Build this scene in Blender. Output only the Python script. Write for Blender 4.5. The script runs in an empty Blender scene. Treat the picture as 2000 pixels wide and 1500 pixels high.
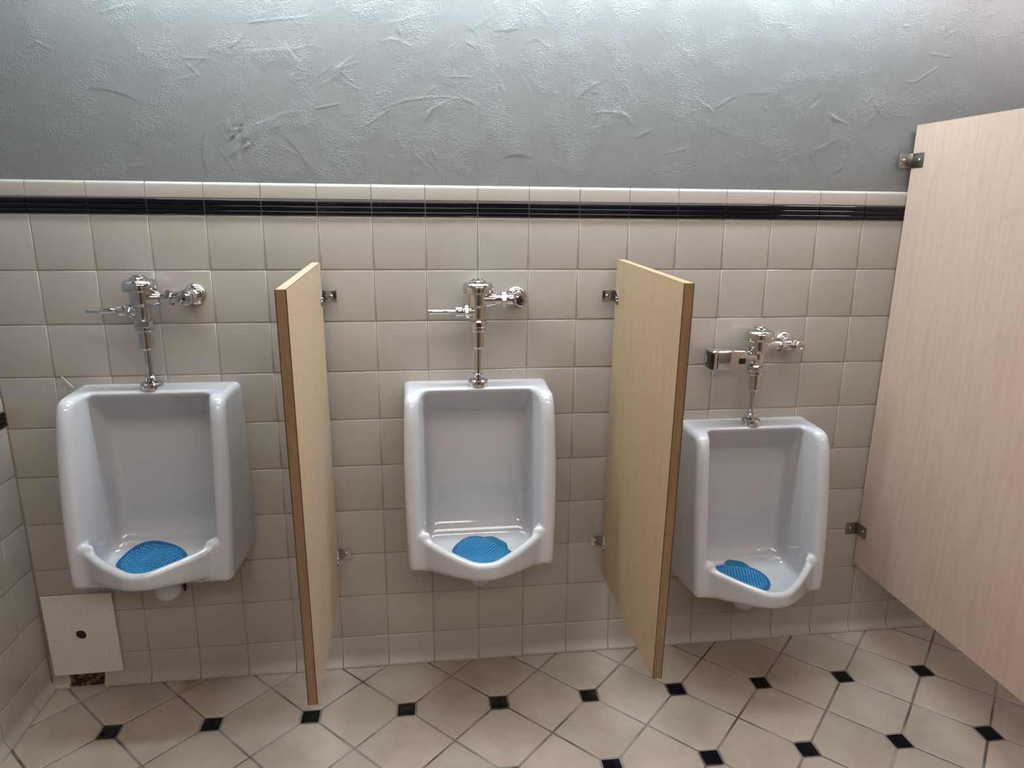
import bpy, bmesh, math, random
import numpy as np
from mathutils import Matrix, Vector
PI = math.pi
C = bpy.context.scene.collection
rng = np.random.default_rng(7)
random.seed(7)

# ------------------------------------------------------------------ camera
cam_d = bpy.data.cameras.new('camera')
cam = bpy.data.objects.new('camera', cam_d)
C.objects.link(cam)
def _rod(r):
    r = np.array(r); t = np.linalg.norm(r); k = r/t
    K = np.array([[0,-k[2],k[1]],[k[2],0,-k[0]],[-k[1],k[0],0]])
    return np.eye(3)+math.sin(t)*K+(1-math.cos(t))*K@K
_R = _rod((0.253250788,-0.129730059,-0.00615966157)) @ np.array([[1,0,0],[0,0,-1],[0,1,0]], float)
CAM = (1.0582, -2.0927, 1.5264)
m = Matrix.Identity(4)
for i in range(3):
    m[i][0] = _R[0][i]; m[i][1] = -_R[1][i]; m[i][2] = -_R[2][i]; m[i][3] = CAM[i]
cam.matrix_world = m
cam_d.sensor_width = 36
cam_d.lens = 1347.99/2000*36
cam_d.clip_start = 0.02
bpy.context.scene.camera = cam

# ------------------------------------------------------------------ world, exposure
w = bpy.data.worlds.new('world'); bpy.context.scene.world = w
w.use_nodes = True
w.node_tree.nodes['Background'].inputs[0].default_value = (0.5,0.5,0.52,1)
w.node_tree.nodes['Background'].inputs[1].default_value = 0.1
vs = bpy.context.scene.view_settings
vs.view_transform = 'Standard'; vs.look = 'None'; vs.gamma = 1; vs.exposure = 0.0
vs.use_curve_mapping = False
CEIL = 2.38
# ceiling lamps and added fills: (x, y, length, width, strength, colour)
LAMPS = [
    (1.30, -0.14, 2.50, 0.10, 63.0, (0.82,0.99,1.05)),
    (1.15, -0.88, 1.90, 0.35, 8.5, (1.0,0.94,0.88)),
    (0.80, -2.75, 1.20, 0.60, 12.0, (1.0,0.90,0.81)),  # unseen fill, added to even the light down the wall tiles
    (2.45, -2.75, 1.20, 0.60, 13.5, (1.0,0.90,0.81)),  # its partner on the right, likewise an added unseen fill
    (3.00, -0.26, 0.70, 0.10, 50.0, (1.0,0.92,0.92)),
]

# ------------------------------------------------------------------ materials
def mat(name, col, rough=0.5, metal=0.0, **kw):
    mt = bpy.data.materials.new(name); mt.use_nodes = True
    b = mt.node_tree.nodes['Principled BSDF']
    b.inputs['Base Color'].default_value = (*col, 1)
    b.inputs['Roughness'].default_value = rough
    b.inputs['Metallic'].default_value = metal
    for k, v in kw.items():
        b.inputs[k.replace('_', ' ')].default_value = v
    return mt
def N(mt, typ, **kw):
    n = mt.node_tree.nodes.new(typ)
    for k, v in kw.items():
        if k.startswith('i_'):
            n.inputs[k[2:].replace('_', ' ')].default_value = v
        else: setattr(n, k, v)
    return n
def L(mt, a, b): mt.node_tree.links.new(a, b)
def bsdf(mt): return mt.node_tree.nodes['Principled BSDF']
def coords(mt, scale=(1,1,1)):
    t = N(mt, 'ShaderNodeTexCoord'); mp = N(mt, 'ShaderNodeMapping')
    mp.inputs['Scale'].default_value = scale
    L(mt, t.outputs['Object'], mp.inputs['Vector'])
    return mp.outputs['Vector']
def ramp(mt, fac, stops):
    r = N(mt, 'ShaderNodeValToRGB'); e = r.color_ramp.elements
    while len(e) < len(stops): e.new(0.5)
    for el, (p, c) in zip(e, stops):
        el.position = p; el.color = (*c, 1)
    L(mt, fac, r.inputs['Fac']); return r.outputs['Color']
def bump(mt, h, dist, strength=1.0):
    b = N(mt, 'ShaderNodeBump'); b.inputs['Distance'].default_value = dist
    b.inputs['Strength'].default_value = strength
    L(mt, h, b.inputs['Height']); L(mt, b.outputs['Normal'], bsdf(mt).inputs['Normal'])

M = {}
M['plaster'] = mt = mat('grey_plaster_paint', (0.148,0.149,0.149), 0.42)
v = coords(mt)
n1 = N(mt, 'ShaderNodeTexNoise', i_Scale=260.0, i_Detail=3.0, i_Roughness=0.6); L(mt, v, n1.inputs['Vector'])
n2 = N(mt, 'ShaderNodeTexNoise', i_Scale=9.0, i_Detail=2.0); L(mt, v, n2.inputs['Vector'])
mr = N(mt, 'ShaderNodeMapRange', i_From_Min=0.45, i_From_Max=0.62); L(mt, n2.outputs['Fac'], mr.inputs['Value'])
mu = N(mt, 'ShaderNodeMath', operation='MULTIPLY'); L(mt, n1.outputs['Fac'], mu.inputs[0]); L(mt, mr.outputs['Result'], mu.inputs[1])
ad = N(mt, 'ShaderNodeMath', operation='MULTIPLY_ADD'); L(mt, n1.outputs['Fac'], ad.inputs[0]); ad.inputs[1].default_value = 0.5; L(mt, mu.outputs[0], ad.inputs[2])
bump(mt, ad.outputs[0], 0.0016)

def tile_mat(name, col, rough, var=0.05):
    mt = mat(name, col, rough)
    at = N(mt, 'ShaderNodeAttribute', attribute_name='tint')
    v = coords(mt)
    n = N(mt, 'ShaderNodeTexNoise', i_Scale=5.0, i_Detail=2.0); L(mt, v, n.inputs['Vector'])
    c1 = ramp(mt, n.outputs['Fac'], [(0.3, tuple(c*(1-var) for c in col)), (0.7, tuple(min(1, c*(1+var)) for c in col))])
    mx = N(mt, 'ShaderNodeMix', data_type='RGBA', blend_type='MULTIPLY'); mx.inputs[0].default_value = 1
    L(mt, c1, mx.inputs[6]); L(mt, at.outputs['Color'], mx.inputs[7])
    L(mt, mx.outputs[2], bsdf(mt).inputs['Base Color'])
    n3 = N(mt, 'ShaderNodeTexNoise', i_Scale=14.0, i_Detail=1.0); L(mt, v, n3.inputs['Vector'])
    bump(mt, n3.outputs['Fac'], 0.002, 0.35)
    return mt
M['tile'] = tile_mat('cream_glazed_tile', (0.345,0.308,0.280), 0.20, 0.02)
M['black_tile'] = mat('black_glazed_tile', (0.003,0.003,0.006), 0.08, IOR=1.34)
M['grout'] = mt = mat('wall_grout', (0.27,0.235,0.205), 0.8)
M['floor_grout'] = mt = mat('floor_grout', (0.23,0.215,0.20), 0.8)
n1 = N(mt, 'ShaderNodeTexNoise', i_Scale=6.0, i_Detail=5.0); L(mt, coords(mt), n1.inputs['Vector'])
L(mt, ramp(mt, n1.outputs['Fac'], [(0.35, (0.05,0.04,0.032)), (0.55, (0.17,0.158,0.142)), (0.75, (0.25,0.237,0.222))]), bsdf(mt).inputs['Base Color'])
M['floor_tile'] = mt = mat('beige_floor_tile', (0.5,0.4,0.33), 0.38)
at = N(mt, 'ShaderNodeAttribute', attribute_name='tint')
v = coords(mt)
n1 = N(mt, 'ShaderNodeTexNoise', i_Scale=6.5, i_Detail=6.0, i_Roughness=0.6, i_Distortion=0.4); L(mt, v, n1.inputs['Vector'])
c1 = ramp(mt, n1.outputs['Fac'], [(0.28, (0.285,0.225,0.185)), (0.5, (0.33,0.268,0.225)), (0.72, (0.365,0.305,0.262))])
mx = N(mt, 'ShaderNodeMix', data_type='RGBA', blend_type='MULTIPLY'); mx.inputs[0].default_value = 1
L(mt, c1, mx.inputs[6]); L(mt, at.outputs['Color'], mx.inputs[7])
# rust stain on the floor with a shape of its own, beside the left urinal
def blot(mt, base, centre, radius, col, amt):
    t = N(mt, 'ShaderNodeTexCoord')
    d = N(mt, 'ShaderNodeVectorMath', operation='DISTANCE'); d.inputs[1].default_value = centre
    nz = N(mt, 'ShaderNodeTexNoise', i_Scale=45.0, i_Detail=4.0); L(mt, t.outputs['Object'], nz.inputs['Vector'])
    L(mt, t.outputs['Object'], d.inputs[0])
    a = N(mt, 'ShaderNodeMath', operation='MULTIPLY_ADD'); L(mt, nz.outputs['Fac'], a.inputs[0]); a.inputs[1].default_value = radius*1.4; L(mt, d.outputs['Value'], a.inputs[2])
    r = N(mt, 'ShaderNodeMapRange'); r.inputs['From Min'].default_value = radius*1.6; r.inputs['From Max'].default_value = radius*0.7
    r.inputs['To Max'].default_value = amt
    L(mt, a.outputs[0], r.inputs['Value'])
    x = N(mt, 'ShaderNodeMix', data_type='RGBA'); L(mt, r.outputs['Result'], x.inputs[0]); L(mt, base, x.inputs[6]); x.inputs[7].default_value = (*col, 1)
    return x.outputs[2]
c2 = blot(mt, mx.outputs[2], (0.272,-0.025,0.0), 0.028, (0.16,0.07,0.03), 0.75)
c2 = blot(mt, c2, (0.285,-0.03,0.0), 0.050, (0.22,0.12,0.06), 0.55)
L(mt, c2, bsdf(mt).inputs['Base Color'])
bump(mt, n1.outputs['Fac'], 0.002, 0.3)
M['porcelain'] = mat('white_porcelain', (0.43,0.43,0.455), 0.08, Coat_Weight=0.4, Coat_Roughness=0.03)
M['chrome'] = mat('chrome', (0.63,0.63,0.645), 0.045, 1.0)
M['brushed'] = mat('brushed_metal', (0.32,0.30,0.27), 0.30, 1.0)
M['zinc'] = mat('polished_zinc', (0.38,0.39,0.40), 0.16, 1.0)
M['black'] = mat('black_plastic', (0.006,0.006,0.007), 0.18)
M['dark'] = mat('dark_recess', (0.01,0.009,0.008), 0.7)
M['print'] = mat('grey_print', (0.30,0.31,0.34), 0.5)
M['white_print'] = mat('white_print', (0.75,0.75,0.75), 0.5)
M['lam_edge'] = mat('dark_laminate_edge', (0.035,0.02,0.014), 0.5)
def wood(name, a, b, c, sc, rough=0.34):
    mt = mat(name, b, rough)
    v = coords(mt, (sc, sc, sc*0.055))
    n = N(mt, 'ShaderNodeTexNoise', i_Scale=1.0, i_Detail=6.0, i_Roughness=0.62, i_Distortion=0.6); L(mt, v, n.inputs['Vector'])
    v2 = coords(mt, (7, 7, 0.9))
    n2 = N(mt, 'ShaderNodeTexNoise', i_Scale=1.0, i_Detail=2.0, i_Distortion=1.2); L(mt, v2, n2.inputs['Vector'])
    wv = N(mt, 'ShaderNodeMath', operation='MULTIPLY'); L(mt, n2.outputs['Fac'], wv.inputs[0]); wv.inputs[1].default_value = 9.0
    fr = N(mt, 'ShaderNodeMath', operation='PINGPONG'); L(mt, wv.outputs[0], fr.inputs[0]); fr.inputs[1].default_value = 0.5
    rg = ramp(mt, fr.outputs[0], [(0.0, (0.80,0.78,0.75)), (0.06, (0.93,0.92,0.91)), (0.16, (1,1,1))])
    col = ramp(mt, n.outputs['Fac'], [(0.30, a), (0.5, b), (0.72, c)])
    mx = N(mt, 'ShaderNodeMix', data_type='RGBA', blend_type='MULTIPLY'); mx.inputs[0].default_value = 0.30
    L(mt, col, mx.inputs[6]); L(mt, rg, mx.inputs[7])
    L(mt, mx.outputs[2], bsdf(mt).inputs['Base Color'])
    return mt
M['wood'] = wood('maple_laminate', (0.36,0.245,0.138), (0.39,0.27,0.157), (0.415,0.293,0.178), 75)
M['wood_pink'] = wood('pale_maple_laminate', (0.405,0.285,0.225), (0.435,0.31,0.25), (0.465,0.338,0.277), 75)
M['wood_mid'] = wood('maple_laminate_warm', (0.43,0.305,0.20), (0.46,0.33,0.22), (0.49,0.36,0.25), 75)
M['wood_edge'] = wood('maple_edge_band', (0.17,0.10,0.047), (0.21,0.125,0.062), (0.245,0.15,0.078), 70, 0.4)
M['mat_blue'] = mat('blue_vinyl', (0.002,0.085,0.26), 0.28, Transmission_Weight=0.1)
M['mat_tab'] = mat('teal_vinyl', (0.006,0.13,0.235), 0.3, Transmission_Weight=0.25)
M['nub'] = mat('pale_blue_vinyl', (0.05,0.31,0.47), 0.22)
M['plate'] = mt = mat('textured_white_panel', (0.58,0.55,0.51), 0.5)
n1 = N(mt, 'ShaderNodeTexNoise', i_Scale=150.0, i_Detail=2.0); L(mt, coords(mt), n1.inputs['Vector'])
bump(mt, n1.outputs['Fac'], 0.0025)
M['rust'] = mt = mat('rusty_rubble', (0.06,0.03,0.015), 0.85)
n1 = N(mt, 'ShaderNodeTexNoise', i_Scale=60.0, i_Detail=5.0); L(mt, coords(mt), n1.inputs['Vector'])
L(mt, ramp(mt, n1.outputs['Fac'], [(0.42, (0.008,0.006,0.005)), (0.55, (0.06,0.026,0.012)), (0.7, (0.20,0.12,0.07))]), bsdf(mt).inputs['Base Color'])
M['paint'] = mat('beige_wall_paint', (0.24,0.205,0.175), 0.55)
M['ceil'] = mat('white_ceiling', (0.72,0.72,0.70), 0.7)
M['white_metal'] = mat('white_enamel', (0.8,0.8,0.8), 0.4)

# ------------------------------------------------------------------ helpers
def link(name, me, material=None, parent=None, smooth=None):
    o = bpy.data.objects.new(name, me); C.objects.link(o)
    if material:
        for x in (material if isinstance(material, (list, tuple)) else [material]): me.materials.append(x)
    if parent: o.parent = parent
    if smooth is not None:
        me.shade_smooth()
        if smooth < 180: me.set_sharp_from_angle(angle=math.radians(smooth))
    return o
def from_arrays(name, V, F):
    me = bpy.data.meshes.new(name)
    V = np.asarray(V, np.float32); F = np.asarray(F, np.int32)
    me.vertices.add(len(V)); me.vertices.foreach_set('co', V.ravel())
    k = F.shape[1]
    me.loops.add(F.size); me.loops.foreach_set('vertex_index', F.ravel())
    me.polygons.add(len(F)); me.polygons.foreach_set('loop_start', np.arange(len(F), dtype=np.int32)*k)
    me.update(calc_edges=True); me.validate()
    return me
def bm_mesh(name, bm):
    me = bpy.data.meshes.new(name); bm.normal_update(); bm.to_mesh(me); bm.free(); return me
def ob(name, bm, material, parent=None, smooth=35): return link(name, bm_mesh(name, bm), material, parent, smooth)
def thing(name, label, cat, loc=(0,0,0), group=None):
    o = bpy.data.objects.new(name, None); C.objects.link(o); o.location = loc
    o.empty_display_size = 0.05
    return tag(o, label, cat, group)
def tag(o, label, cat, group=None):
    o['label'] = label; o['category'] = cat
    if group: o['group'] = group
    return o
def struct(o): o['kind'] = 'structure'; return o
def box(bm, a, b, bev=0.0, seg=2):
    r = bmesh.ops.create_cube(bm, size=1.0)
    vs_ = r['verts']
    for v in vs_:
        v.co = Vector([(a[i]+b[i])/2 + v.co[i]*(b[i]-a[i]) for i in range(3)])
    if bev:
        es = list({e for v in vs_ for e in v.link_edges})
        bmesh.ops.bevel(bm, geom=es, offset=bev, segments=seg, profile=0.5, affect='EDGES')
    return bm
AX = {'z': Matrix.Identity(3), 'x': Matrix(((0,0,1),(0,1,0),(-1,0,0))), '-y': Matrix(((1,0,0),(0,0,-1),(0,1,0))), '-x': Matrix(((0,0,-1),(0,1,0),(1,0,0)))}
def lathe(bm, prof, origin=(0,0,0), axis='z', seg=48, hexa=False):
    """prof: list of (r, h); h runs along the axis. hexa: six-sided."""
    R = AX[axis]; o = Vector(origin); rings = []
    n = 6 if hexa else seg
    for r, h in prof:
        if r < 1e-6: rings.append([bm.verts.new(o + R @ Vector((0,0,h)))]); continue
        rings.append([bm.verts.new(o + R @ Vector((r*math.cos(2*PI*(i+.5)/n), r*math.sin(2*PI*(i+.5)/n), h))) for i in range(n)])
    for A, B in zip(rings, rings[1:]):
        for i in range(n):
            j = (i+1) % n
            if len(A) == 1 and len(B) == 1: continue
            if len(A) == 1: bm.faces.new((A[0], B[j], B[i]))
            elif len(B) == 1: bm.faces.new((A[i], A[j], B[0]))
            else: bm.faces.new((A[i], A[j], B[j], B[i]))
    bmesh.ops.recalc_face_normals(bm, faces=bm.faces[:])
    return bm
def B(): return bmesh.new()
def grid_faces(nu, nv):
    i = np.arange(nu-1)[:,None]*nv + np.arange(nv-1)[None,:]
    return np.stack([i, i+nv, i+nv+1, i+1], -1).reshape(-1,4)

# ------------------------------------------------------------------ the setting
S = 0.1535                       # wall tile pitch
ZR = [0.110 + S*i for i in range(10)]   # row joints; ZR[9] = 1.4915
X0, X1 = -0.15, 4.3
YF = -3.7

class Tiles:
    """pillow-edged tiles gathered into one mesh; frame(u, v, n) -> world"""
    def __init__(s, frame): s.f = frame; s.V = []; s.F = []; s.T = []
    def poly(s, pts, edge=((0.0,-0.006),(0.0,-0.0020),(0.0007,-0.0009),(0.0020,-0.00025),(0.0042,0.0)), tint=1.0, tilt=0.0):
        pts = np.array(pts, float); c = pts.mean(0); k = len(pts)
        e = np.roll(pts, -1, 0) - pts; e /= np.linalg.norm(e, axis=1)[:,None]
        nn = np.stack([-e[:,1], e[:,0]], 1)                      # inward for ccw
        pn = np.roll(nn, 1, 0)
        mit = (nn + pn) / (1 + (nn*pn).sum(1))[:,None]
        ta, tb = rng.normal(0, tilt, 2)
        base = len(s.V)
        for ins, h in edge:
            for p in pts + mit*ins:
                s.V.append(s.f(p[0], p[1], h + (p[0]-c[0])*ta + (p[1]-c[1])*tb))
        R = len(edge)
        for r in range(R-1):
            for i in range(k):
                j = (i+1) % k
                s.F.append([base+r*k+i, base+r*k+j, base+(r+1)*k+j, base+(r+1)*k+i])
        s.F.append([base+(R-1)*k+i for i in range(k)])
        s.T += [tint]*(R*k)
    def rect(s, u0, u1, v0, v1, g=0.0011, **kw):
        s.poly([(u0+g,v0+g),(u1-g,v0+g),(u1-g,v1-g),(u0+g,v1-g)], **kw)
    def build(s, name, material, parent=None):
        me = bpy.data.meshes.new(name); me.from_pydata(s.V, [], s.F); me.update()
        a = me.color_attributes.new('tint', 'FLOAT_COLOR', 'POINT')
        t = np.array(s.T); a.data.foreach_set('color', np.stack([t,t,t,np.ones_like(t)],1).astype(np.float32).ravel())
        return link(name, me, material, parent, 40)
def extrude_x(name, prof, spans, frame, material, parent=None, smooth=50, tint=True):
    """profile of (n, v) points extruded along u over each span, ends capped"""
    V, F, T = [], [], []
    k = len(prof)
    for u0, u1 in spans:
        b = len(V)
        for u in (u0, u1):
            for n_, v_ in prof: V.append(frame(u, v_, n_))
        for i in range(k-1): F.append([b+i, b+k+i, b+k+i+1, b+i+1])
        F.append(list(range(b, b+k))); F.append(list(range(b+2*k-1, b+k-1, -1)))
        T += [float(1+rng.normal(0, .02))]*(2*k)
    me = bpy.data.meshes.new(name); me.from_pydata(V, [], F); me.update()
    bm = B(); bm.from_mesh(me); bmesh.ops.recalc_face_normals(bm, faces=bm.faces[:]); bm.to_mesh(me); bm.free()
    a = me.color_attributes.new('tint', 'FLOAT_COLOR', 'POINT'); t = np.array(T)
    a.data.foreach_set('color', np.stack([t,t,t,np.ones_like(t)],1).astype(np.float32).ravel())
    return link(name, me, material, parent, smooth)
back = lambda u, v, n: (u, -n, v)                # n points into the room
left = lambda u, v, n: (X0 + n, -u, v)           # u runs from the corner towards the camera

# plaster of the back wall: a trowelled height field
def plaster():
    st = 0.003
    xs = np.arange(X0-0.02, X1+0.02, st); zs = np.arange(1.50, CEIL+0.02, st)
    X, Z = np.meshgrid(xs, zs, indexing='ij'); Hh = np.zeros_like(X)
    # broad unevenness
    for _ in range(60):
        cx, cz = rng.uniform(X0,3.4), rng.uniform(1.5,2.5); r = rng.uniform(.08,.25)
        Hh += rng.normal(0,.0007)*np.exp(-((X-cx)**2+(Z-cz)**2)/r**2)
    for _ in range(230):                          # trowel strokes: arcs with a raised lip on one side
        cx, cz = rng.uniform(X0,3.3), rng.uniform(1.56,2.35)
        Rr = rng.uniform(.07,.45); th = rng.uniform(0,2*PI)
        ox, oz = cx+Rr*math.cos(th), cz+Rr*math.sin(th)
        dx, dz = X-ox, Z-oz
        rad = np.hypot(dx,dz)-Rr
        ang = np.abs((np.arctan2(dz,dx)-(th+PI)+PI) % (2*PI) - PI)*Rr
        ln = rng.uniform(.010,.07); wd = rng.uniform(.015,.06)
        along = np.clip(1-(ang/ln)**4, 0, 1)
        sgn = rng.choice((-1,1)); rr = rad*sgn
        hgt = rng.uniform(.0001,.0007)
        lip = np.exp(-(rr/.0026)**2)*hgt*1.1
        ramp_ = np.where((rr<0)&(rr>-wd), (1+rr/wd)*hgt, 0)
        stri = np.where((rr<0)&(rr>-wd), np.sin(rr*2*PI/.011)*.00006, 0)
        Hh += along*(lip+ramp_+stri)
    for _ in range(90):                           # small crumbs and nicks
        cx, cz = rng.uniform(X0,3.3), rng.uniform(1.6,2.35); r = rng.uniform(.003,.006)
        a = rng.uniform(0,PI); ca, sa = math.cos(a), math.sin(a); el = rng.uniform(1,6)
        u = (X-cx)*ca+(Z-cz)*sa; vv = -(X-cx)*sa+(Z-cz)*ca
        Hh += rng.choice((-1,1))*rng.uniform(.0006,.0018)*np.exp(-(u/(r*el))**2-(vv/r)**2)
    # long trowel ridges
    for ln_ in [[(0.966, 1.788), (1.023, 1.809), (1.08, 1.818), (1.138, 1.821), (1.181, 1.817)],[(0.908, 1.737), (0.983, 1.786)],[(0.618, 1.993), (0.771, 2.013)],[(0.249, 2.001), (0.314, 2.022)],[(0.782, 1.782), (0.845, 1.796)],[(0.428, 1.847), (0.475, 1.858)],[(0.91, 1.733), (0.924, 1.713)],[(0.644, 1.877), (0.677, 1.908), (0.712, 1.924), (0.767, 1.941)],[(1.147, 1.946), (1.172, 1.967), (1.196, 1.97), (1.189, 1.954)],[(0.514, 1.668), (0.55, 1.613)],[(1.208, 2.003), (1.228, 1.992), (1.242, 1.937)],[(1.153, 1.875), (1.213, 1.876)],[(0.177, 1.747), (0.221, 1.758)],[(1.369, 1.974), (1.393, 1.984), (1.436, 1.959)],[(1.663, 1.865), (1.677, 1.841)],[(1.94, 1.815), (1.996, 1.849)],[(2.54, 1.904), (2.571, 1.905), (2.64, 1.95)],[(2.425, 1.842), (2.434, 1.86)],[(1.562, 1.746), (1.609, 1.759)],[(1.741, 2.021), (1.773, 1.989)],[(0.058, 1.913), (0.082, 1.926), (0.118, 1.908)],[(0.838, 1.884), (0.901, 1.905)],[(0.44, 1.899), (0.498, 1.9)],[(0.451, 1.883), (0.476, 1.858)],[(1.16, 1.917), (1.16, 1.874)],[(1.154, 1.953), (1.103, 1.886)],[(1.081, 1.825), (1.109, 1.846)],[(0.809, 1.728), (0.827, 1.755)],[(0.695, 1.674), (0.755, 1.637)],[(0.788, 1.839), (0.837, 1.864), (0.898, 1.833)],[(0.768, 1.849), (0.832, 1.896), (0.885, 1.852)],[(1.29, 1.858), (1.305, 1.841), (1.29, 1.868)],[(2.677, 1.98), (2.608, 1.985)],[(1.791, 1.682), (1.862, 1.698)],[(2.096, 1.862), (2.134, 1.947)],]:
        hgt = rng.uniform(.0005,.0011)
        for (xa, za), (xb, zb) in zip(ln_, ln_[1:]):
            L2 = (xb-xa)**2+(zb-za)**2
            tt = np.clip(((X-xa)*(xb-xa)+(Z-za)*(zb-za))/L2, 0, 1)
            dd = np.hypot(X-xa-tt*(xb-xa), Z-za-tt*(zb-za))
            Hh = np.maximum(Hh, Hh*.6+hgt*np.exp(-(dd/.0024)**2))
    # the rough patch left of centre
    for _ in range(26):
        cx, cz = 0.56+rng.normal(0,.022), 1.71+rng.normal(0,.03); r = rng.uniform(.003,.008)
        a = rng.uniform(.4,1.6); u = (X-cx)*math.cos(a)+(Z-cz)*math.sin(a); vv = -(X-cx)*math.sin(a)+(Z-cz)*math.cos(a)
        Hh += rng.choice((-1,1))*rng.uniform(.0009,.0021)*np.exp(-(u/(r*3))**2-(vv/r)**2)
    fade = np.clip((Z-1.585)/.03, 0, 1)*np.clip((CEIL-Z)/.05, 0, 1)
    V = np.stack([X, 0.006 - Hh*fade, Z], -1).reshape(-1,3)
    me = from_arrays('wall_back', V, grid_faces(len(xs), len(zs)))
    return link('wall_back', me, M['plaster'], None, 180)
wall_back = struct(plaster())
bm = B(); box(bm, (X0-.1, 0.002, -0.02), (X1, 0.10, 1.578))
ob('tile_backing', bm, M['grout'], wall_back)
cols = [X0] + [S*i for i in range(0, 29)]
t = Tiles(back)
for a, b in zip(cols, cols[1:]):
    for i in range(9):
        t.rect(a, b, ZR[i], ZR[i+1], tint=1+rng.normal(0,.018), tilt=.0035)
t.build('wall_tiles', M['tile'], wall_back)
# bullnose cap row
zc0, zc1 = 1.537, 1.582
capp = [(-.006, zc0), (-.0015, zc0), (-.0002, zc0+.0015), (0, zc0+.004)]
for i in range(9):
    a = i/8*PI/2; capp.append((-.010+.010*math.cos(a), zc1-.010+.010*math.sin(a)))
capp += [(-.014, zc1)]
sp = [(a+.0011, b-.0011) for a, b in zip(cols, cols[1:])]
extrude_x('cap_tiles', capp, sp, back, M['tile'], wall_back)
# black three-ribbed band
def rib_prof(z0, z1):
    p = [(-.006, z0)]; h = (z1-z0)/3
    for k in range(3):
        for i in range(9):
            a = PI*i/8; p.append((.0005+.0042*math.sin(a)**.8, z0+h*(k+.5)-h*.48*math.cos(a)))
    return p + [(-.006, z1)]
struct(extrude_x('trim_1', rib_prof(1.4930, 1.5355), [(a+.0014, b-.0014) for a, b in zip(cols, cols[1:])], back, M['black_tile'], None, 30))
# cove base
def cove_prof(z1):
    p = [(-.006, z1), (-.0016, z1), (-.0004, z1-.001), (0, z1-.0035), (0, .042)]
    for i in range(1, 9):
        a = i/8; p.append((.0160*a**1.9, .044-.038*a))
    return p + [(.0162, .0015), (-.006, .0015)]
sp = []
for a, b in zip(cols, cols[1:]):
    a, b = a+.001, b-.001
    if a < -.1: sp.append((a, -.096))
    elif a < .01: sp.append((.009, b))
    else: sp.append((a, b))
struct(extrude_x('baseboard_back', cove_prof(ZR[0]-.0011), sp, back, M['tile']))

# left wall: lower tiled wainscot, painted above
bm = B(); box(bm, (X0-.12, YF, -0.02), (X0-.006, 0.1, CEIL))
wall_left = struct(ob('wall_left', bm, M['plaster']))
LZ = 0.010
bm = B(); box(bm, (X0-.02, YF, 0), (X0-.002, 0.0, 0.965)); ob('tile_backing', bm, M['grout'], wall_left)
lcols = [0.004] + [0.120+S*i for i in range(0, 24)]
t = Tiles(lambda u, v, n: left(u, v, n))
class TL(Tiles):
    def rect(s, u0, u1, v0, v1, g=.0011, **kw): s.poly([(u1-g,v0+g),(u0+g,v0+g),(u0+g,v1-g),(u1-g,v1-g)][::-1], **kw)
t = TL(left)
for a, b in zip(lcols, lcols[1:]):
    for i in range(5):
        t.rect(a, b, ZR[i]+LZ, ZR[i+1]+LZ, tint=1+rng.normal(0,.018), tilt=.0035)
o = t.build('wall_tiles', M['tile'], wall_left)
bm = B(); bm.from_mesh(o.data); bmesh.ops.recalc_face_normals(bm, faces=bm.faces[:]); bm.to_mesh(o.data); bm.free()
zt = ZR[5]+LZ
extrude_x('cap_tiles', [(n_, z_-1.537+zt+.046) for n_, z_ in capp], [(a+.0011, b-.0011) for a, b in zip(lcols, lcols[1:])], left, M['tile'], wall_left)
struct(extrude_x('trim_2', rib_prof(zt+.0015, zt+.0445), [(a+.0014, b-.0014) for a, b in zip(lcols, lcols[1:])], left, M['black_tile'], None, 30))
struct(extrude_x('baseboard_left', cove_prof(ZR[0]+LZ-.0011), [(max(a+.001,.013), b-.001) for a, b in zip(lcols, lcols[1:])], left, M['tile']))

# floor: clipped diagonal tiles with small black squares
FD = 1.898*S; FA = -0.0087
fo = np.array([0.708*S, -1.475*S])
ex = np.array([math.cos(FA), math.sin(FA)]); ey = np.array([-math.sin(FA), math.cos(FA)])
def fl(a, b): return fo + ex*a*FD + ey*b*FD
flo = lambda u, v, n: (u, v, n-0.0)
class FT(Tiles): pass
t = FT(flo)
dots = FT(flo)
g = 0.0029          # half grout
hd = 0.0262         # half side of a black square
q = (hd+2*g)        # clip distance from the crossing along the axis
fe = ((0,-.006),(0,-.0022),(.0008,-.0009),(.002,-.0002),(.004,0))
for i in range(-3, 17):
    for j in range(-14, 3):
        for hx, hy in ((.5,0),(0,.5)):
            c = fl(i+hx, j+hy)
            if c[0] < X0-.2 or c[0] > X1+.2 or c[1] < YF-.2 or c[1] > .2: continue
            hh = FD/2 - g*math.sqrt(2)          # half diagonal after grout
            k = FD/2 - q                        # clipped axis extent
            r = hh - k
            if hx: loc = [(k,-r),(k,r),(0,hh),(-k,r),(-k,-r),(0,-hh)]
            else:  loc = [(r,k),(-r,k),(-hh,0),(-r,-k),(r,-k),(hh,0)]
            t.poly([c+ex*a+ey*b for a, b in loc], edge=fe, tint=1+rng.normal(0,.035), tilt=.002)
        c = fl(i, j)
        if X0-.05 < c[0] < X1 and YF < c[1] < .05:
            dots.poly([c+ex*a+ey*b for a, b in ((-hd,-hd),(hd,-hd),(hd,hd),(-hd,hd))], edge=fe, tilt=.004)
bm = B(); box(bm, (X0-.1, YF-.1, -.12), (X1+.1, .1, -.0022))
floor = struct(ob('floor', bm, M['floor_grout']))
def clip_under(o):
    bm = B(); bm.from_mesh(o.data)
    for co, no in (((X0-.004,0,0),(1,0,0)), ((0,.001,0),(0,-1,0)), ((X1,0,0),(-1,0,0)), ((0,YF,0),(0,1,0))):
        bmesh.ops.bisect_plane(bm, geom=bm.verts[:]+bm.edges[:]+bm.faces[:], plane_co=co, plane_no=no, clear_inner=True)
    bm.to_mesh(o.data); bm.free()
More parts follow.
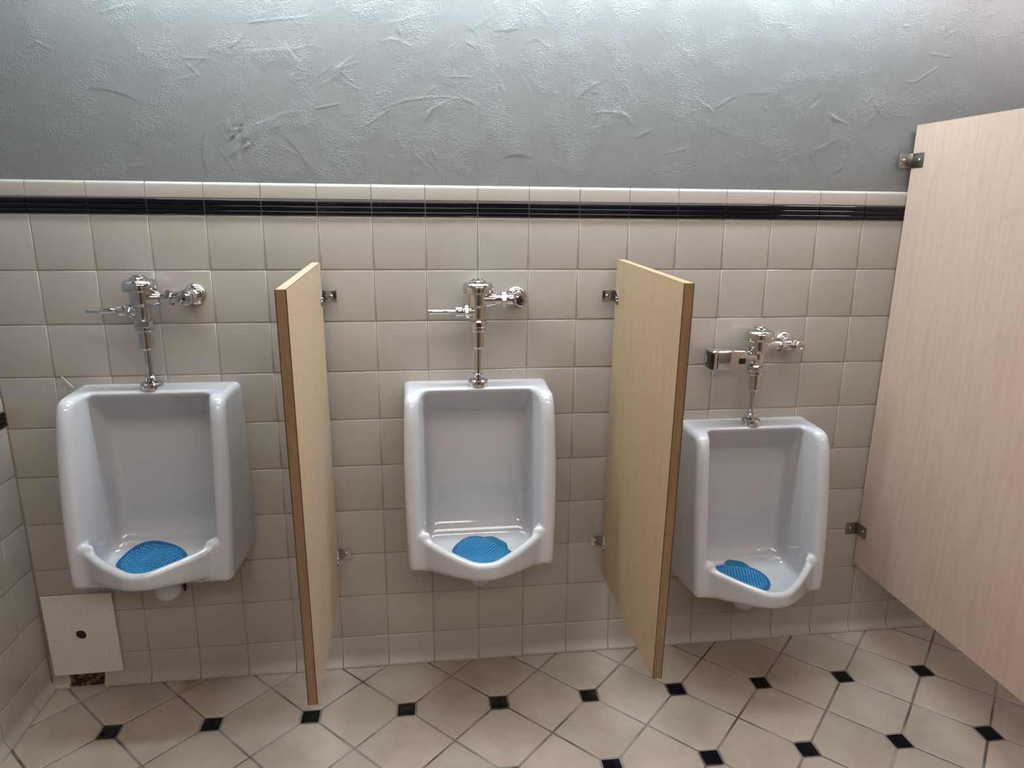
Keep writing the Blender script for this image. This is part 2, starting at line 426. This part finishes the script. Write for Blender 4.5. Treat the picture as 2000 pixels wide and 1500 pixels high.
o = t.build('floor_tiles', M['floor_tile'], floor); clip_under(o)
o = dots.build('floor_dots', M['black_tile'], floor); clip_under(o)

bm = B(); box(bm, (X0-.12, YF-.1, CEIL), (X1+.12, .12, CEIL+.1)); struct(ob('ceiling', bm, M['ceil']))
bm = B(); box(bm, (X1, YF-.1, -.05), (X1+.1, .12, CEIL)); struct(ob('wall_right', bm, M['paint']))
bm = B(); box(bm, (X0-.12, YF-.1, -.05), (X1+.12, YF, CEIL)); struct(ob('wall_front', bm, M['paint']))

bm = B(); box(bm, (.95, YF, 0), (1.85, YF+.045, 2.05)); added_door = struct(ob('added_door_1', bm, mat('added_dark_door', (.035,.022,.015), .45)))  # unseen door with frame and knob, added to darken the chrome reflections
bm = B()
for a, b in (((.88, YF, 0), (.95, YF+.06, 2.12)), ((1.85, YF, 0), (1.92, YF+.06, 2.12)), ((.95, YF, 2.05), (1.85, YF+.06, 2.12))): box(bm, a, b)
ob('added_door_frame', bm, M['lam_edge'], added_door)
bm = B(); lathe(bm, [(0,0),(.012,0),(.012,.03),(.026,.04),(.026,.055),(.015,.062),(0,.062)], (1.77, YF+.107, 1.0), '-y'); ob('added_door_knob', bm, M['zinc'], added_door)

# ------------------------------------------------------------------ ceiling lamps and added fills
for i, (x, y, lx, ly, st, col) in enumerate(LAMPS):
    lab = ['long ceiling light close to the tiled back wall', 'ceiling light above the ends of the urinal partitions', 'added fill light at the front of the room, towards the left wall', 'added fill light at the front of the room, towards the right wall', 'short ceiling light over the stall'][i]
    r = thing('ceiling_light', lab, 'ceiling light', (x, y, CEIL-.02), None)
    em = bpy.data.materials.new('lamp_diffuser'); em.use_nodes = True
    bs = em.node_tree.nodes['Principled BSDF']
    bs.inputs['Base Color'].default_value = (.8,.8,.8,1)
    bs.inputs['Emission Color'].default_value = (*col, 1); bs.inputs['Emission Strength'].default_value = st
    bm = B(); f = .02
    for a, b in (((-lx/2-f,-ly/2-f),(lx/2+f,-ly/2)), ((-lx/2-f,ly/2),(lx/2+f,ly/2+f)), ((-lx/2-f,-ly/2),(-lx/2,ly/2)), ((lx/2,-ly/2),(lx/2+f,ly/2))):
        box(bm, (*a, -.02), (*b, .02))
    ob('frame', bm, M['white_metal'], r)
    bm = B(); box(bm, (-lx/2,-ly/2,-.010), (lx/2,ly/2,.0)); ob('diffuser', bm, em, r)

# ------------------------------------------------------------------ urinal: signed distance field -> mesh
def smin(a, b, k):
    h = np.maximum(k-np.abs(a-b), 0)/k
    return np.minimum(a, b) - h*h*k*.25
def smax(a, b, k): return -smin(-a, -b, k)
def sd_poly(px, py, P):
    P = np.array(P, float); d = np.full(px.shape, 1e9); s = np.ones(px.shape)
    n = len(P); j = n-1
    for i in range(n):
        ex_, ey_ = P[j]-P[i]
        wx, wy = px-P[i,0], py-P[i,1]
        tt = np.clip((wx*ex_+wy*ey_)/(ex_*ex_+ey_*ey_), 0, 1)
        d = np.minimum(d, (wx-ex_*tt)**2+(wy-ey_*tt)**2)
        c1 = py >= P[i,1]; c2 = py < P[j,1]; c3 = ex_*wy > ey_*wx
        flip = (c1&c2&c3)|(~c1&~c2&~c3)
        s = np.where(flip, -s, s); j = i
    return s*np.sqrt(d)
def make_urinal_sdf(nose=.358, tip=0.0, lift=0.0):
    SIDE = [(-.06,0),(.100,0),(.164,-.004),(.184,-.055),(.193,-.11),(.208,-.22),(.226,-.37),(.240,-.505-tip),(.236,-.521-tip),(.215,-.528-tip),(.10,-.538),(-.06,-.545)]
    half = [(.212,-.06),(.212,.180),(.200,.207),(.118,.207+.55*(nose-.207)),(.066,nose-.026),(.034,nose-.005)]
    PLAN = [(-a, b) for a, b in half]+[(0,nose)]+half[::-1]
    def round_off(P, k):
        P = [np.array(p, float) for p in P]
        for _ in range(k):
            Q = [P[0]]
            for a, b in zip(P, P[1:]): Q += [a*.75+b*.25, a*.25+b*.75]
            P = Q+[P[-1]]
        return P
    SIDE = round_off(SIDE, 3); PLAN = round_off(PLAN, 2)
    def sdf(x, d, z):
        ax = np.abs(x)
        sp_ = sd_poly(d, z, SIDE)
        r = .019
        bulge = .008*np.clip(1-((z+.27)/.27)**2, 0, 1)
        wx = ax-(.2235-.036*d+bulge) + r; wp = sp_ + r
        A = np.minimum(np.maximum(wx, wp), 0)+np.sqrt(np.maximum(wx,0)**2+np.maximum(wp,0)**2)-r
        pb = sd_poly(x, d, PLAN)
        zt_ = -.414 - .036*np.clip((d-.18)/(nose-.18), 0, 1) + lift*.4
        zb_ = -.547 + (.046+lift)*np.clip((d-.10)/(nose-.10), 0, 1)
        Bo = smax(smax(pb, z-zt_, .014), zb_-z, .02)
        Bo = np.maximum(Bo, ax-.205)
        U = smin(A, Bo, .010)
        zf = -.508+.10*np.clip(d-.2,0,1)
        bev = np.clip((d-(.100-.14*z))/.085, 0, 1.2)
        inn = .145 + .019*np.clip((d-.03)/.06, 0, 1) + .024*bev**1.5
        pin = smax(smin(pb+.025, -.404-z, .012), ax-inn, .010)
        hdr = ((d-.098)*(-.083)+(z+.012)*.065)/.1054
        bk = smax(.030-d, hdr, .006)
        fl_ = smax(bk, zf-z, .12)
        Nn = smax(pin, fl_, .022)
        f = smax(U, -Nn, .018)
        # outlet boss under the bowl
        h = np.clip((-.50-z)/.14, 0, 1)
        rad = .046-.012*h
        q_ = np.sqrt(x**2+(d-.140)**2+np.where(z<-.600, (z+.600)**2, 0))
        dr = np.maximum(q_-rad, z+.50)
        f = smin(f, dr, .02)
        return np.maximum(f, -d)
    return sdf
def surface_nets(fn, lo, hi, h):
    ns = [int(round((b-a)/h))+1 for a, b in zip(lo, hi)]
    ax_ = [a+h*np.arange(n) for a, n in zip(lo, ns)]
    G = np.meshgrid(*ax_, indexing='ij', sparse=True)
    D = fn(*G)
    s = D < 0
    cell = np.zeros([n-1 for n in ns], bool); cnt = np.zeros(cell.shape); acc = np.zeros(cell.shape+(3,))
    off = [(i,j,k) for i in (0,1) for j in (0,1) for k in (0,1)]
    sl = lambda o: tuple(slice(o[i], ns[i]-1+o[i]) for i in range(3))
    for o1 in off:
        for a in range(3):
            if o1[a]: continue
            o2 = list(o1); o2[a] = 1
            d1, d2 = D[sl(o1)], D[sl(o2)]
            cr = (d1 < 0) != (d2 < 0)
            tt = np.where(cr, d1/np.where(cr, d1-d2, 1), 0)
            for b in range(3):
                acc[...,b] += np.where(cr, (o1[b] + (tt if b == a else 0)), 0)
            cnt += cr
    cell = cnt > 0
    idx = -np.ones(cell.shape, np.int64); idx[cell] = np.arange(cell.sum())
    ijk = np.argwhere(cell)
    V = np.array(lo) + h*(ijk + acc[cell]/cnt[cell][:,None])
    F = []
    for a in range(3):
        b, c = (a+1)%3, (a+2)%3
        s1 = [slice(1, n-1) for n in ns]; s2 = list(s1)
        s1[a] = slice(0, ns[a]-1); s2[a] = slice(1, ns[a])
        A1, A2 = s[tuple(s1)], s[tuple(s2)]
        cr = np.argwhere(A1 != A2)
        if not len(cr): continue
        inside_first = A1[tuple(cr.T)]
        p = cr.copy(); p[:,b] += 1; p[:,c] += 1
        def cid(db, dc):
            q_ = p.copy(); q_[:,b] -= db; q_[:,c] -= dc
            return idx[tuple(q_.T)]
        quad = np.stack([cid(1,1), cid(0,1), cid(0,0), cid(1,0)], 1)
        quad[~inside_first] = quad[~inside_first][:, ::-1]
        F.append(quad)
    F = np.concatenate(F)
    e = 5e-4
    for _ in range(3):                       # pull vertices on to the surface
        f0 = fn(*V.T)
        gr = np.stack([fn(*(V+np.eye(3)[i]*e).T)-fn(*(V-np.eye(3)[i]*e).T) for i in range(3)], 1)/(2*e)
        n2 = np.maximum((gr**2).sum(1), .25)
        V = V - np.clip(f0/n2, -h, h)[:,None]*gr
    return V, F
def urinal_mesh(sdf):
    uv, uf = surface_nets(sdf, (-.244,-.0062,-.660), (.244,.376,.012), .0040)
    uv = uv.copy(); uv[:,1] = -uv[:,1]
    me = from_arrays('bowl', uv, uf[:, ::-1])
    me.materials.append(M['porcelain']); me.shade_smooth()
    return me
SDF_A = make_urinal_sdf(); SDF_B = make_urinal_sdf(.338, .008, .008)
ume_a, ume_b = urinal_mesh(SDF_A), urinal_mesh(SDF_B)
def bowl_height(x, d, urinal_sdf):
    """height of the inside of the bowl under (x, d), relative to the urinal's top"""
    zz = np.full(x.shape, -.35); done = np.zeros(x.shape, bool)
    for _ in range(400):
        f = urinal_sdf(x, d, zz); done |= f < .0005
        zz = np.where(done, zz, zz-.0006)
    return zz

URINALS = [(0.290, 1.009, 'white porcelain wall urinal nearest the left corner, above the square access plate'),
           (1.221, 0.998, 'white porcelain wall urinal between the two maple partitions'),
           (2.113, 0.846, 'white porcelain wall urinal mounted lower than the others, beside the tall stall panel')]
def text_mesh(name, s, size, material, parent, loc, rot, shear=0.0):
    cu = bpy.data.curves.new(name, 'FONT'); cu.body = s; cu.size = size; cu.extrude = .0001; cu.shear = shear
    cu.align_x = 'CENTER'; cu.align_y = 'CENTER'
    tmp = bpy.data.objects.new(name+'_tmp', cu); C.objects.link(tmp)
    dg = bpy.context.evaluated_depsgraph_get()
    me = bpy.data.meshes.new_from_object(tmp.evaluated_get(dg))
    bpy.data.objects.remove(tmp); me.name = name
    o = link(name, me, None, parent); me.materials.clear(); me.materials.append(material)
    o.location = loc; o.rotation_euler = rot
    return o
for x, z, lab in URINALS:
    r = thing('urinal', lab, 'urinal', (x, -.0004, z), 'wall urinals')
    o = bpy.data.objects.new('bowl', ume_b if x < .5 else ume_a); C.objects.link(o); o.parent = r
    mk = text_mesh('maker_mark', 'American Standard', .0052, M['print'], r, (-.168, -.031, .0003), (0,0,0), .3)
    mk['label'] = 'small grey printed mark'

# ------------------------------------------------------------------ urinal mats
def make_mat(x, z, cx, cd, rot, label, tab=True):
    """flat vinyl screen, straight-backed oval with a tab, lying in the bowl"""
    r = thing('urinal_mat', label, 'urinal mat', (x, 0, z), 'blue urinal mats')
    ca, sa = math.cos(rot), math.sin(rot)
    def place(u, v, lift):
        X_ = cx+u*ca-v*sa; D_ = cd+u*sa+v*ca
        return np.stack([X_, -D_, HT(X_, D_)+lift], -1)
    gx = np.linspace(-.16,.16,81); gd = np.linspace(.03,.35,81)
    GX, GD = np.meshgrid(gx, gd, indexing='ij')
    T = bowl_height(GX, GD, SDF_B if x < .5 else SDF_A)
    for _ in range(25):
        T[1:-1,1:-1] = np.maximum(T, 0*T-.9)[1:-1,1:-1]*.2+.2*(T[2:,1:-1]+T[:-2,1:-1]+T[1:-1,2:]+T[1:-1,:-2])
    def HT(a, b):
        i = np.clip((a+.16)/.32*80, 0, 79.999); j = np.clip((b-.03)/.32*80, 0, 79.999)
        i0, j0 = i.astype(int), j.astype(int); fi, fj = i-i0, j-j0
        return T[i0,j0]*(1-fi)*(1-fj)+T[i0+1,j0]*fi*(1-fj)+T[i0,j0+1]*(1-fi)*fj+T[i0+1,j0+1]*fi*fj
    def outline(th):
        # egg: half-widths .088 x .07, flatter towards the tab side (v negative)
        c, s_ = np.cos(th), np.sin(th)
        return .098*np.sign(c)*np.abs(c)**.95, np.where(s_>0, .084, .070)*np.sign(s_)*np.abs(s_)**.85
    nt, nr = 72, 12
    th = np.linspace(0, 2*PI, nt, endpoint=False)
    V = [place(np.zeros(1), np.zeros(1), .007)]
    rs = np.linspace(0,1,nr+1)[1:]
    ou, ov = outline(th)
    for q_ in rs: V.append(place(ou*q_, ov*q_, .007))
    V.append(place(ou*1.0, ov*1.0, .0035))
    V = np.concatenate(V)
    F = []
    for k in range(nt): F.append((0, 1+k, 1+(k+1)%nt))
    for q_ in range(nr):
        for k in range(nt):
            a = 1+q_*nt; b = a+nt; k2 = (k+1)%nt
            F.append((a+k, b+k, b+k2, a+k2))
    me = bpy.data.meshes.new('screen'); me.from_pydata(V.tolist(), [], F); me.update()
    bm = B(); bm.from_mesh(me); bmesh.ops.recalc_face_normals(bm, faces=bm.faces[:]); bm.to_mesh(me); bm.free()
    link('screen', me, M['mat_blue'], r, 60)
    # raised pips
    V, F = [], []
    st = .0093
    for i in range(-11, 12):
        for j in range(-9, 10):
            u, v_ = i*st, j*st
            lim = .084 if v_ > 0 else .070
            if (u/.089)**2+(v_/(lim-.006))**2 > 1: continue
            h_ = .0025
            qs = [(u-h_, v_-h_, .0068), (u+h_, v_-h_, .0068), (u+h_, v_+h_, .0068), (u-h_, v_+h_, .0068),
                  (u-h_*.6, v_-h_*.6, .0086), (u+h_*.6, v_-h_*.6, .0086), (u+h_*.6, v_+h_*.6, .0086), (u-h_*.6, v_+h_*.6, .0086)]
            b = len(V)
            for a_, c_, l_ in qs: V.append(place(np.array([a_]), np.array([c_]), l_)[0].tolist())
            F += [(b+4,b+5,b+6,b+7)] + [(b+k, b+(k+1)%4, b+4+(k+1)%4, b+4+k) for k in range(4)]
    me = bpy.data.meshes.new('pips'); me.from_pydata(V, [], F); me.update()
    bm = B(); bm.from_mesh(me); bmesh.ops.recalc_face_normals(bm, faces=bm.faces[:]); bm.to_mesh(me); bm.free()
    o = link('pips', me, M['nub'], r); o['label'] = 'pale raised pips'; o['kind'] = 'stuff'
    if tab:
        V, F = [], []
        nn = 20
        for i in range(nn+1):
            s_ = i/nn*2-1
            u = s_*.044
            for v_ in (-.056, -.071, -.070-.020*(1-abs(s_)**4)):
                V.append(place(np.array([u*(1 if v_ > -.06 else .92)]), np.array([v_]), .0055)[0].tolist())
        for i in range(nn):
            for k in range(2):
                a = i*3+k; F.append((a, a+3, a+4, a+1))
        me = bpy.data.meshes.new('tab'); me.from_pydata(V, [], F); me.update()
        bm = B(); bm.from_mesh(me); bmesh.ops.recalc_face_normals(bm, faces=bm.faces[:])
        bmesh.ops.solidify(bm, geom=bm.faces[:], thickness=.002); bm.to_mesh(me); bm.free()
        link('tab', me, M['mat_tab'], r, 60)
    return r
make_mat(URINALS[0][0], URINALS[0][1], -.030, .142, .30, 'blue dotted mat with a plain edge lying in the left urinal', False)
make_mat(URINALS[1][0], URINALS[1][1], .008, .182, .72, 'blue dotted mat with a teal tab lying in the middle urinal')
make_mat(URINALS[2][0], URINALS[2][1], -.040, .168, .30, 'blue dotted mat with a tab, wet on its right half, in the low right urinal')

# ------------------------------------------------------------------ flush valves
def valve(x, z, label, sensor=False):
    r = thing('flush_valve', label, 'flush valve', (x, -.070, z), 'chrome flush valves')
    ch = M['chrome']
    bm = B(); lathe(bm, [(0,0),(.0285,0),(.0302,.003),(.0302,.012),(.0292,.017),(.0256,.0205),(.0150,.0225),(0,.0225)])
    ob('spud_flange', bm, ch, r, 30)
    bm = B(); lathe(bm, [(0,.022),(.0125,.022),(.0150,.025),(.0150,.036),(.0128,.0395),(0,.0395)]); ob('spud_collar', bm, ch, r, 30)
    bm = B(); lathe(bm, [(0,.030),(.0093,.030),(.0093,.118),(0,.118)]); ob('flush_tube', bm, ch, r, 30)
    bm = B(); lathe(bm, [(0,.113),(.0105,.113),(.0115,.1165),(.0175,.1175),(.0190,.1195),(.0190,.167),(.0240,.168),(.0252,.170),(.0252,.180),(.0240,.1812),(0,.1812)])
    ob('vacuum_breaker', bm, ch, r, 30)
    bm = B(); lathe(bm, [(0,.1805),(.0262,.1805),(.0272,.1825),(.0272,.1965),(.0255,.1988),(0,.1988)], hexa=False, seg=12); ob('coupling_nut', bm, ch, r, 20)
    bm = B()
    lathe(bm, [(0,.198),(.0208,.198),(.0212,.200),(.0212,.2365),(.0280,.239),(.0292,.243),(.0296,.250),(.0302,.280),(.0302,.283),(0,.283)])
    lathe(bm, [(0,.012),(.0250,.012),(.0240,.030),(.0205,.0440),(.0195,.0510),(.017,.0520),(0,.0520)], (0,0,.2610), 'x', 32)
    if not sensor: lathe(bm, [(0,.010),(.0185,.010),(.0175,.0230),(.0160,.0290),(0,.0290)], (0,0,.2258), '-x', 32)
    ob('valve_body', bm, ch, r, 30)
    bm = B()
    lathe(bm, [(0,.279),(.0425,.279),(.0448,.2800),(.0457,.2830),(.0456,.293),(.0450,.2995),(.0436,.3045),(.0410,.3085),(.0370,.3108),(.0310,.3120),(.0245,.3124),(.0243,.3155),(.0225,.3172),(.0165,.3178),(.0160,.3212),(.0145,.3225),(0,.3225)])
    ob('valve_cover', bm, ch, r, 30)
    # supply side
    bm = B(); lathe(bm, [(0,.046),(.0145,.046),(.0145,.075),(0,.075)], (0,0,.2610), 'x', 32); ob('tailpiece', bm, ch, r, 30)
    bm = B(); lathe(bm, [(0,.0690),(.0225,.0690),(.0250,.0705),(.0250,.0815),(.0225,.083),(0,.083)], (0,0,.2610), 'x', hexa=True); ob('supply_nut', bm, ch, r, 20)
    sx = .1225
    bm = B()
    lathe(bm, [(0,.082),(.0165,.082),(.0165,.108),(.019,.1175),(0,.1175)], (0,0,.2610), 'x', 32)
    lathe(bm, [(0,-.052),(.0165,-.052),(.0165,-.022),(.0205,-.017),(.0212,-.012),(.0212,.016),(.0222,.0165),(.0222,.021),(0,.021)], (sx,0,.2610), '-y', 40)
    st = ob('control_stop', bm, ch, r, 30)
    bm = B(); lathe(bm, [(0,.0205),(.0205,.0205),(.0205,.029),(.0190,.0325),(.0165,.0335),(.0160,.037),(.0140,.0385),(.0075,.0388),(.0072,.0345),(0,.0345)], (sx,0,.2610), '-y', 40)
    cp = ob('stop_cap', bm, ch, st, 25)
    bm = B(); lathe(bm, [(0,.0345),(.0046,.0345),(.0044,.0356),(.0030,.0356),(.0028,.0350),(0,.0350)], (sx,0,.2610), '-y', 20); ob('stop_screw', bm, M['dark'] if not sensor else ch, st, 30)
    bm = B(); lathe(bm, [(.0160,-.054),(.0200,-.0545),(.0262,-.058),(.0302,-.063),(.0322,-.0675),(.0322,-.0699),(.016,-.0699)], (sx,0,.2610), '-y', 48)
    ob('wall_flange', bm, ch, r, 30)
    if not sensor:
        h = None
        bm = B(); lathe(bm, [(0,.0275),(.0205,.0275),(.0222,.0295),(.0222,.0380),(.0205,.0402),(0,.0402)], (0,0,.2258), '-x', hexa=True); ob('handle_nut', bm, ch, r, 20)
        bm = B(); lathe(bm, [(0,.0395),(.0150,.0395),(.0157,.042),(.0157,.0630),(.0140,.0660),(0,.0660)], (0,0,.2258), '-x', 32); ob('handle_socket', bm, ch, r, 30)
        bm = B(); lathe(bm, [(0,.0640),(.0058,.0640),(.0058,.0720),(.0072,.0755),(.0072,.1440),(.0062,.1462),(0,.1462)], (0,-.002,.2258), '-x', 24); ob('handle', bm, ch, r, 30)
    else:
        zc = .2215; h = .0305; y0, y1 = -.034, .036
        bm = B(); lathe(bm, [(0,.010),(.0205,.010),(.0205,.030),(.0235,.031),(.0235,.044),(.0205,.046),(.0205,.053),(0,.053)], (0,0,zc+.002), '-x', 24); ob('sensor_collar', bm, ch, r, 30)
        bm = B(); box(bm, (-.1440,y0,zc-h), (-.0500,y1,zc+h), .006, 3); hs = ob('sensor_housing', bm, ch, r, 30)
        bm = B(); box(bm, (-.1635,y0+.0004,zc-h-.0008), (-.1448,y1,zc+h+.0006), .006, 3); ec = ob('end_cap', bm, ch, r, 30)
        bm = B(); box(bm, (-.1655,y0-.0008,zc-h+.002), (-.1560,y1-.022,zc+h-.0055), .003, 2); bp = ob('black_lens', bm, M['black'], ec, 30)
        bp['label'] = 'black lens at the end'
        tx = text_mesh('lettering', 'SLOAN', .0068, M['white_print'], ec, (-.16565, y1-.0290, zc-.003), (PI/2, 0, -PI/2))
        tx.rotation_euler = (Matrix.Rotation(-PI/2, 3, 'Z') @ Matrix.Rotation(PI/2, 3, 'X') @ Matrix.Rotation(-PI/2, 3, 'Z')).to_euler()
        bm = B(); box(bm, (-.0765,y0-.0006,zc-.0115), (-.0545,y0+.004,zc+.0065), .0004, 1); wd = ob('sensor_window', bm, M['black'], hs, 30); wd['label'] = 'small black window'
    return r
valve(.2895, URINALS[0][1]-.0005, 'chrome manual flush valve with side handle above the left urinal')
valve(1.2225, URINALS[1][1]-.0005, 'chrome manual flush valve with side handle between the two partitions')
valve(2.110, URINALS[2][1]-.0005, 'chrome automatic flush valve with a black-ended sensor box above the low urinal', True)

# ------------------------------------------------------------------ partitions
def panel(name, label, cat, x0, x1, y0, y1, z0, z1, droop, side, wm, brackets, yaw=0.0, group=None):
    """upright board standing out from the back wall; bracket plates on one side"""
    xm = (x0+x1)/2
    r = thing(name, label, cat, (xm, y1, z0), group)
    hw = (x1-x0)/2; t_ = .0022; dp = y1-y0; H_ = z1-z0
    bm = B(); box(bm, (-hw+t_, -dp, 0), (hw-t_, 0, H_)); core = ob('core', bm, M['wood_edge'], r)
    core['label'] = 'darker edge band'
    for s_ in (-1, 1):
        a, b = sorted((s_*hw, s_*(hw-t_)))
        bm = B(); box(bm, (a, -dp-.0002, -.0002), (b, .0002, H_+.0002)); f = ob('laminate_face', bm, [wm, M['lam_edge']], r)
        for p in f.data.polygons:
            p.material_index = 0 if (p.normal.x*s_ > .9) else 1
    bm = B(); box(bm, (-hw+t_, -dp, H_), (hw-t_, 0, H_+.0006)); ob('top_edge', bm, wm, r)
    r.rotation_euler = (droop, 0, yaw)
    return r, hw, dp
def bracket(parent, hw, z, side, m_, y_wall, lw=.040, lp=.042, h=.036, droop=0.0, double=True):
    """sheet-metal angle: one leg flat on the wall, one along the board"""
    t_ = .0022; s_ = side
    bm = B()
    a, b = sorted((s_*hw, s_*(hw+lw)))
    box(bm, (a, y_wall-t_, z), (b, y_wall, z+h), .0008, 2)
    a, b = sorted((s_*(hw+.0002), s_*(hw+t_)))
    if double:                                    # tapered ear with clipped outer end
        vs_ = []
        pts = [(y_wall, z), (y_wall, z+h), (y_wall-.014, z+h), (y_wall-lp, z+h*.45), (y_wall-lp, z-h*.15), (y_wall-.012, z)]
        A = [bm.verts.new((a, p, q_)) for p, q_ in pts]; Bv = [bm.verts.new((b, p, q_)) for p, q_ in pts]
        bm.faces.new(A); bm.faces.new(Bv[::-1])
        for i in range(len(pts)):
            j = (i+1) % len(pts); bm.faces.new((A[i], A[j], Bv[j], Bv[i]))
        bmesh.ops.recalc_face_normals(bm, faces=bm.faces[:])
    else:
        box(bm, (a, y_wall-lp, z), (b, y_wall, z+h), .0008, 2)
    o = ob('bracket', bm, m_, parent, 30)
    sc = lambda loc, ax, r_=.0058: ob('screw', lathe(B(), [(r_,0),(r_,.0008),(r_*.8,.0024),(r_*.4,.0031),(r_*.36,.0016),(0,.0016)], loc, ax, 16), M['zinc'], o, 40)
    sc((s_*(hw+lw*.62), y_wall-t_, z+h*.5), '-y')
    if double:
        sc((s_*(hw+t_), y_wall-.024, z+h*.42), 'x' if s_ > 0 else '-x', .0048); sc((s_*(hw+t_), y_wall-.035, z+h*.2), 'x' if s_ > 0 else '-x', .0048)
    else:
        sc((s_*(hw+t_), y_wall-lp*.62, z+h*.5), 'x' if s_ > 0 else '-x')
    return o
DR = math.radians(1.2)
p1, hw, dp = panel('urinal_partition', 'maple laminate partition board between the left and middle urinals, seen edge-on', 'partition',
                   .7475, .7725, -.538, -.008, .300, 1.363, math.radians(1.6), 1, M['wood_mid'], None, math.radians(0.0), 'maple urinal partitions')
for z in (1.247, .405): bracket(p1, hw, z-.300, 1, M['zinc'], .0062)
p2, hw, dp = panel('urinal_partition', 'maple laminate partition board between the middle and low right urinals, broad face showing', 'partition',
                   1.6500, 1.6755, -.560, -.008, .311, 1.371, DR, -1, M['wood'], None, 0.0, 'maple urinal partitions')
for z in (1.247, .410): bracket(p2, hw, z-.316, -1, M['zinc'], .0062)
p3, hw, dp = panel('stall_panel', 'tall pale maple toilet stall panel at the right edge', 'stall panel',
                   2.5930, 2.6180, -1.50, -.006, .283, 1.780, math.radians(-.1), -1, M['wood_pink'], None, 0.0)
for z, yw in ((1.653, -.0005), (.396, .0052)):
    bracket(p3, hw, z-.283, -1, M['brushed'], yw, .046, .052, .044, double=False)

# ------------------------------------------------------------------ access plate and broken base tile
r = thing('access_plate', 'square white textured access plate with a black hole in the left corner', 'access plate', (-.035, -.004, .050))
def plate_with_hole(hx, hz, hr, x0, x1, z0, z1, y0, y1):
    bm = B(); n = 32
    def ring(y):
        inner = [bm.verts.new((hx+hr*math.cos(2*PI*i/n), y, hz+hr*math.sin(2*PI*i/n))) for i in range(n)]
        outer = []
        for i in range(n):
            a = 2*PI*i/n; c, s_ = math.cos(a), math.sin(a)
            tx = ((x1-hx) if c > 0 else (x0-hx))/c if abs(c) > 1e-9 else 1e9
            tz = ((z1-hz) if s_ > 0 else (z0-hz))/s_ if abs(s_) > 1e-9 else 1e9
            k = min(tx, tz); outer.append([hx+c*k, hz+s_*k])
        for cx_, cz_ in ((x0,z0),(x0,z1),(x1,z0),(x1,z1)):
            i = min(range(n), key=lambda i: (outer[i][0]-cx_)**2+(outer[i][1]-cz_)**2); outer[i] = [cx_, cz_]
        return inner, [bm.verts.new((a, y, b)) for a, b in outer]
    I0, O0 = ring(y0); I1, O1 = ring(y1)
    for i in range(n):
        j = (i+1) % n
        bm.faces.new((I0[i], I0[j], O0[j], O0[i])); bm.faces.new((I1[j], I1[i], O1[i], O1[j]))
        bm.faces.new((I0[j], I0[i], I1[i], I1[j])); bm.faces.new((O0[i], O0[j], O1[j], O1[i]))
    bmesh.ops.recalc_face_normals(bm, faces=bm.faces[:])
    return bm
ob('plate', plate_with_hole(-.0025, .141, .0165, -.1015, .1060, 0, .281, -.0065, 0), M['plate'], r, 30)
bm = B(); lathe(bm, [(0,-.0012),(.0178,-.0012),(.0178,-.0002),(0,-.0002)], (-.0025,-.0005,.141), '-y', 24); h = ob('hole', bm, M['dark'], r, 30); h['label'] = 'black hole'
r.rotation_euler = (0, math.radians(-.6), 0)

bm = B(); bmesh.ops.create_grid(bm, x_segments=40, y_segments=20, size=.5)
for v in bm.verts:
    u, q_ = v.co.x+.5, v.co.y+.5
    e_ = min(u, 1-u, 1-q_)*6
    dpt = .001+.004*rng.random()*min(1, e_)
    v.co = Vector((-.097+.107*u, -dpt, .001+.080*q_))
o = ob('broken_base_tile', bm, M['rust'], None, 180)
tag(o, 'dark rusty gap of broken base tile under the white access plate', 'broken tile')

# residue by the left urinal's outlet
bm = B()
for k in range(5):
    c = Vector((.287+rng.normal(0,.003), -.003, .336+rng.normal(0,.007)))
    bmesh.ops.create_icosphere(bm, subdivisions=2, radius=rng.uniform(.003,.0055), matrix=Matrix.Translation(c))
for v in bm.verts: v.co += Vector(rng.normal(0,.0006,3))
o = ob('residue_spot', bm, M['dark'], None, 180)
tag(o, 'small black speck of residue on the tile beside the left urinal outlet', 'dirt')

# fine white thread stuck to the tile
bm = B(); pts = [Vector((.019,-.0012,1.034)), Vector((.030,-.0014,1.022)), Vector((.040,-.0016,1.009)), Vector((.047,-.0018,1.000))]
prev = None
for p in pts:
    ring = [bm.verts.new(p+Vector((.0005*math.cos(a), .0005*math.sin(a), .0004*math.cos(a)))) for a in (0, 2*PI/3, 4*PI/3)]
    if prev:
        for i in range(3): bm.faces.new((prev[i], prev[(i+1)%3], ring[(i+1)%3], ring[i]))
    prev = ring
tag(ob('thread', bm, M['white_metal']), 'fine white thread stuck to the tile above the left urinal', 'thread')
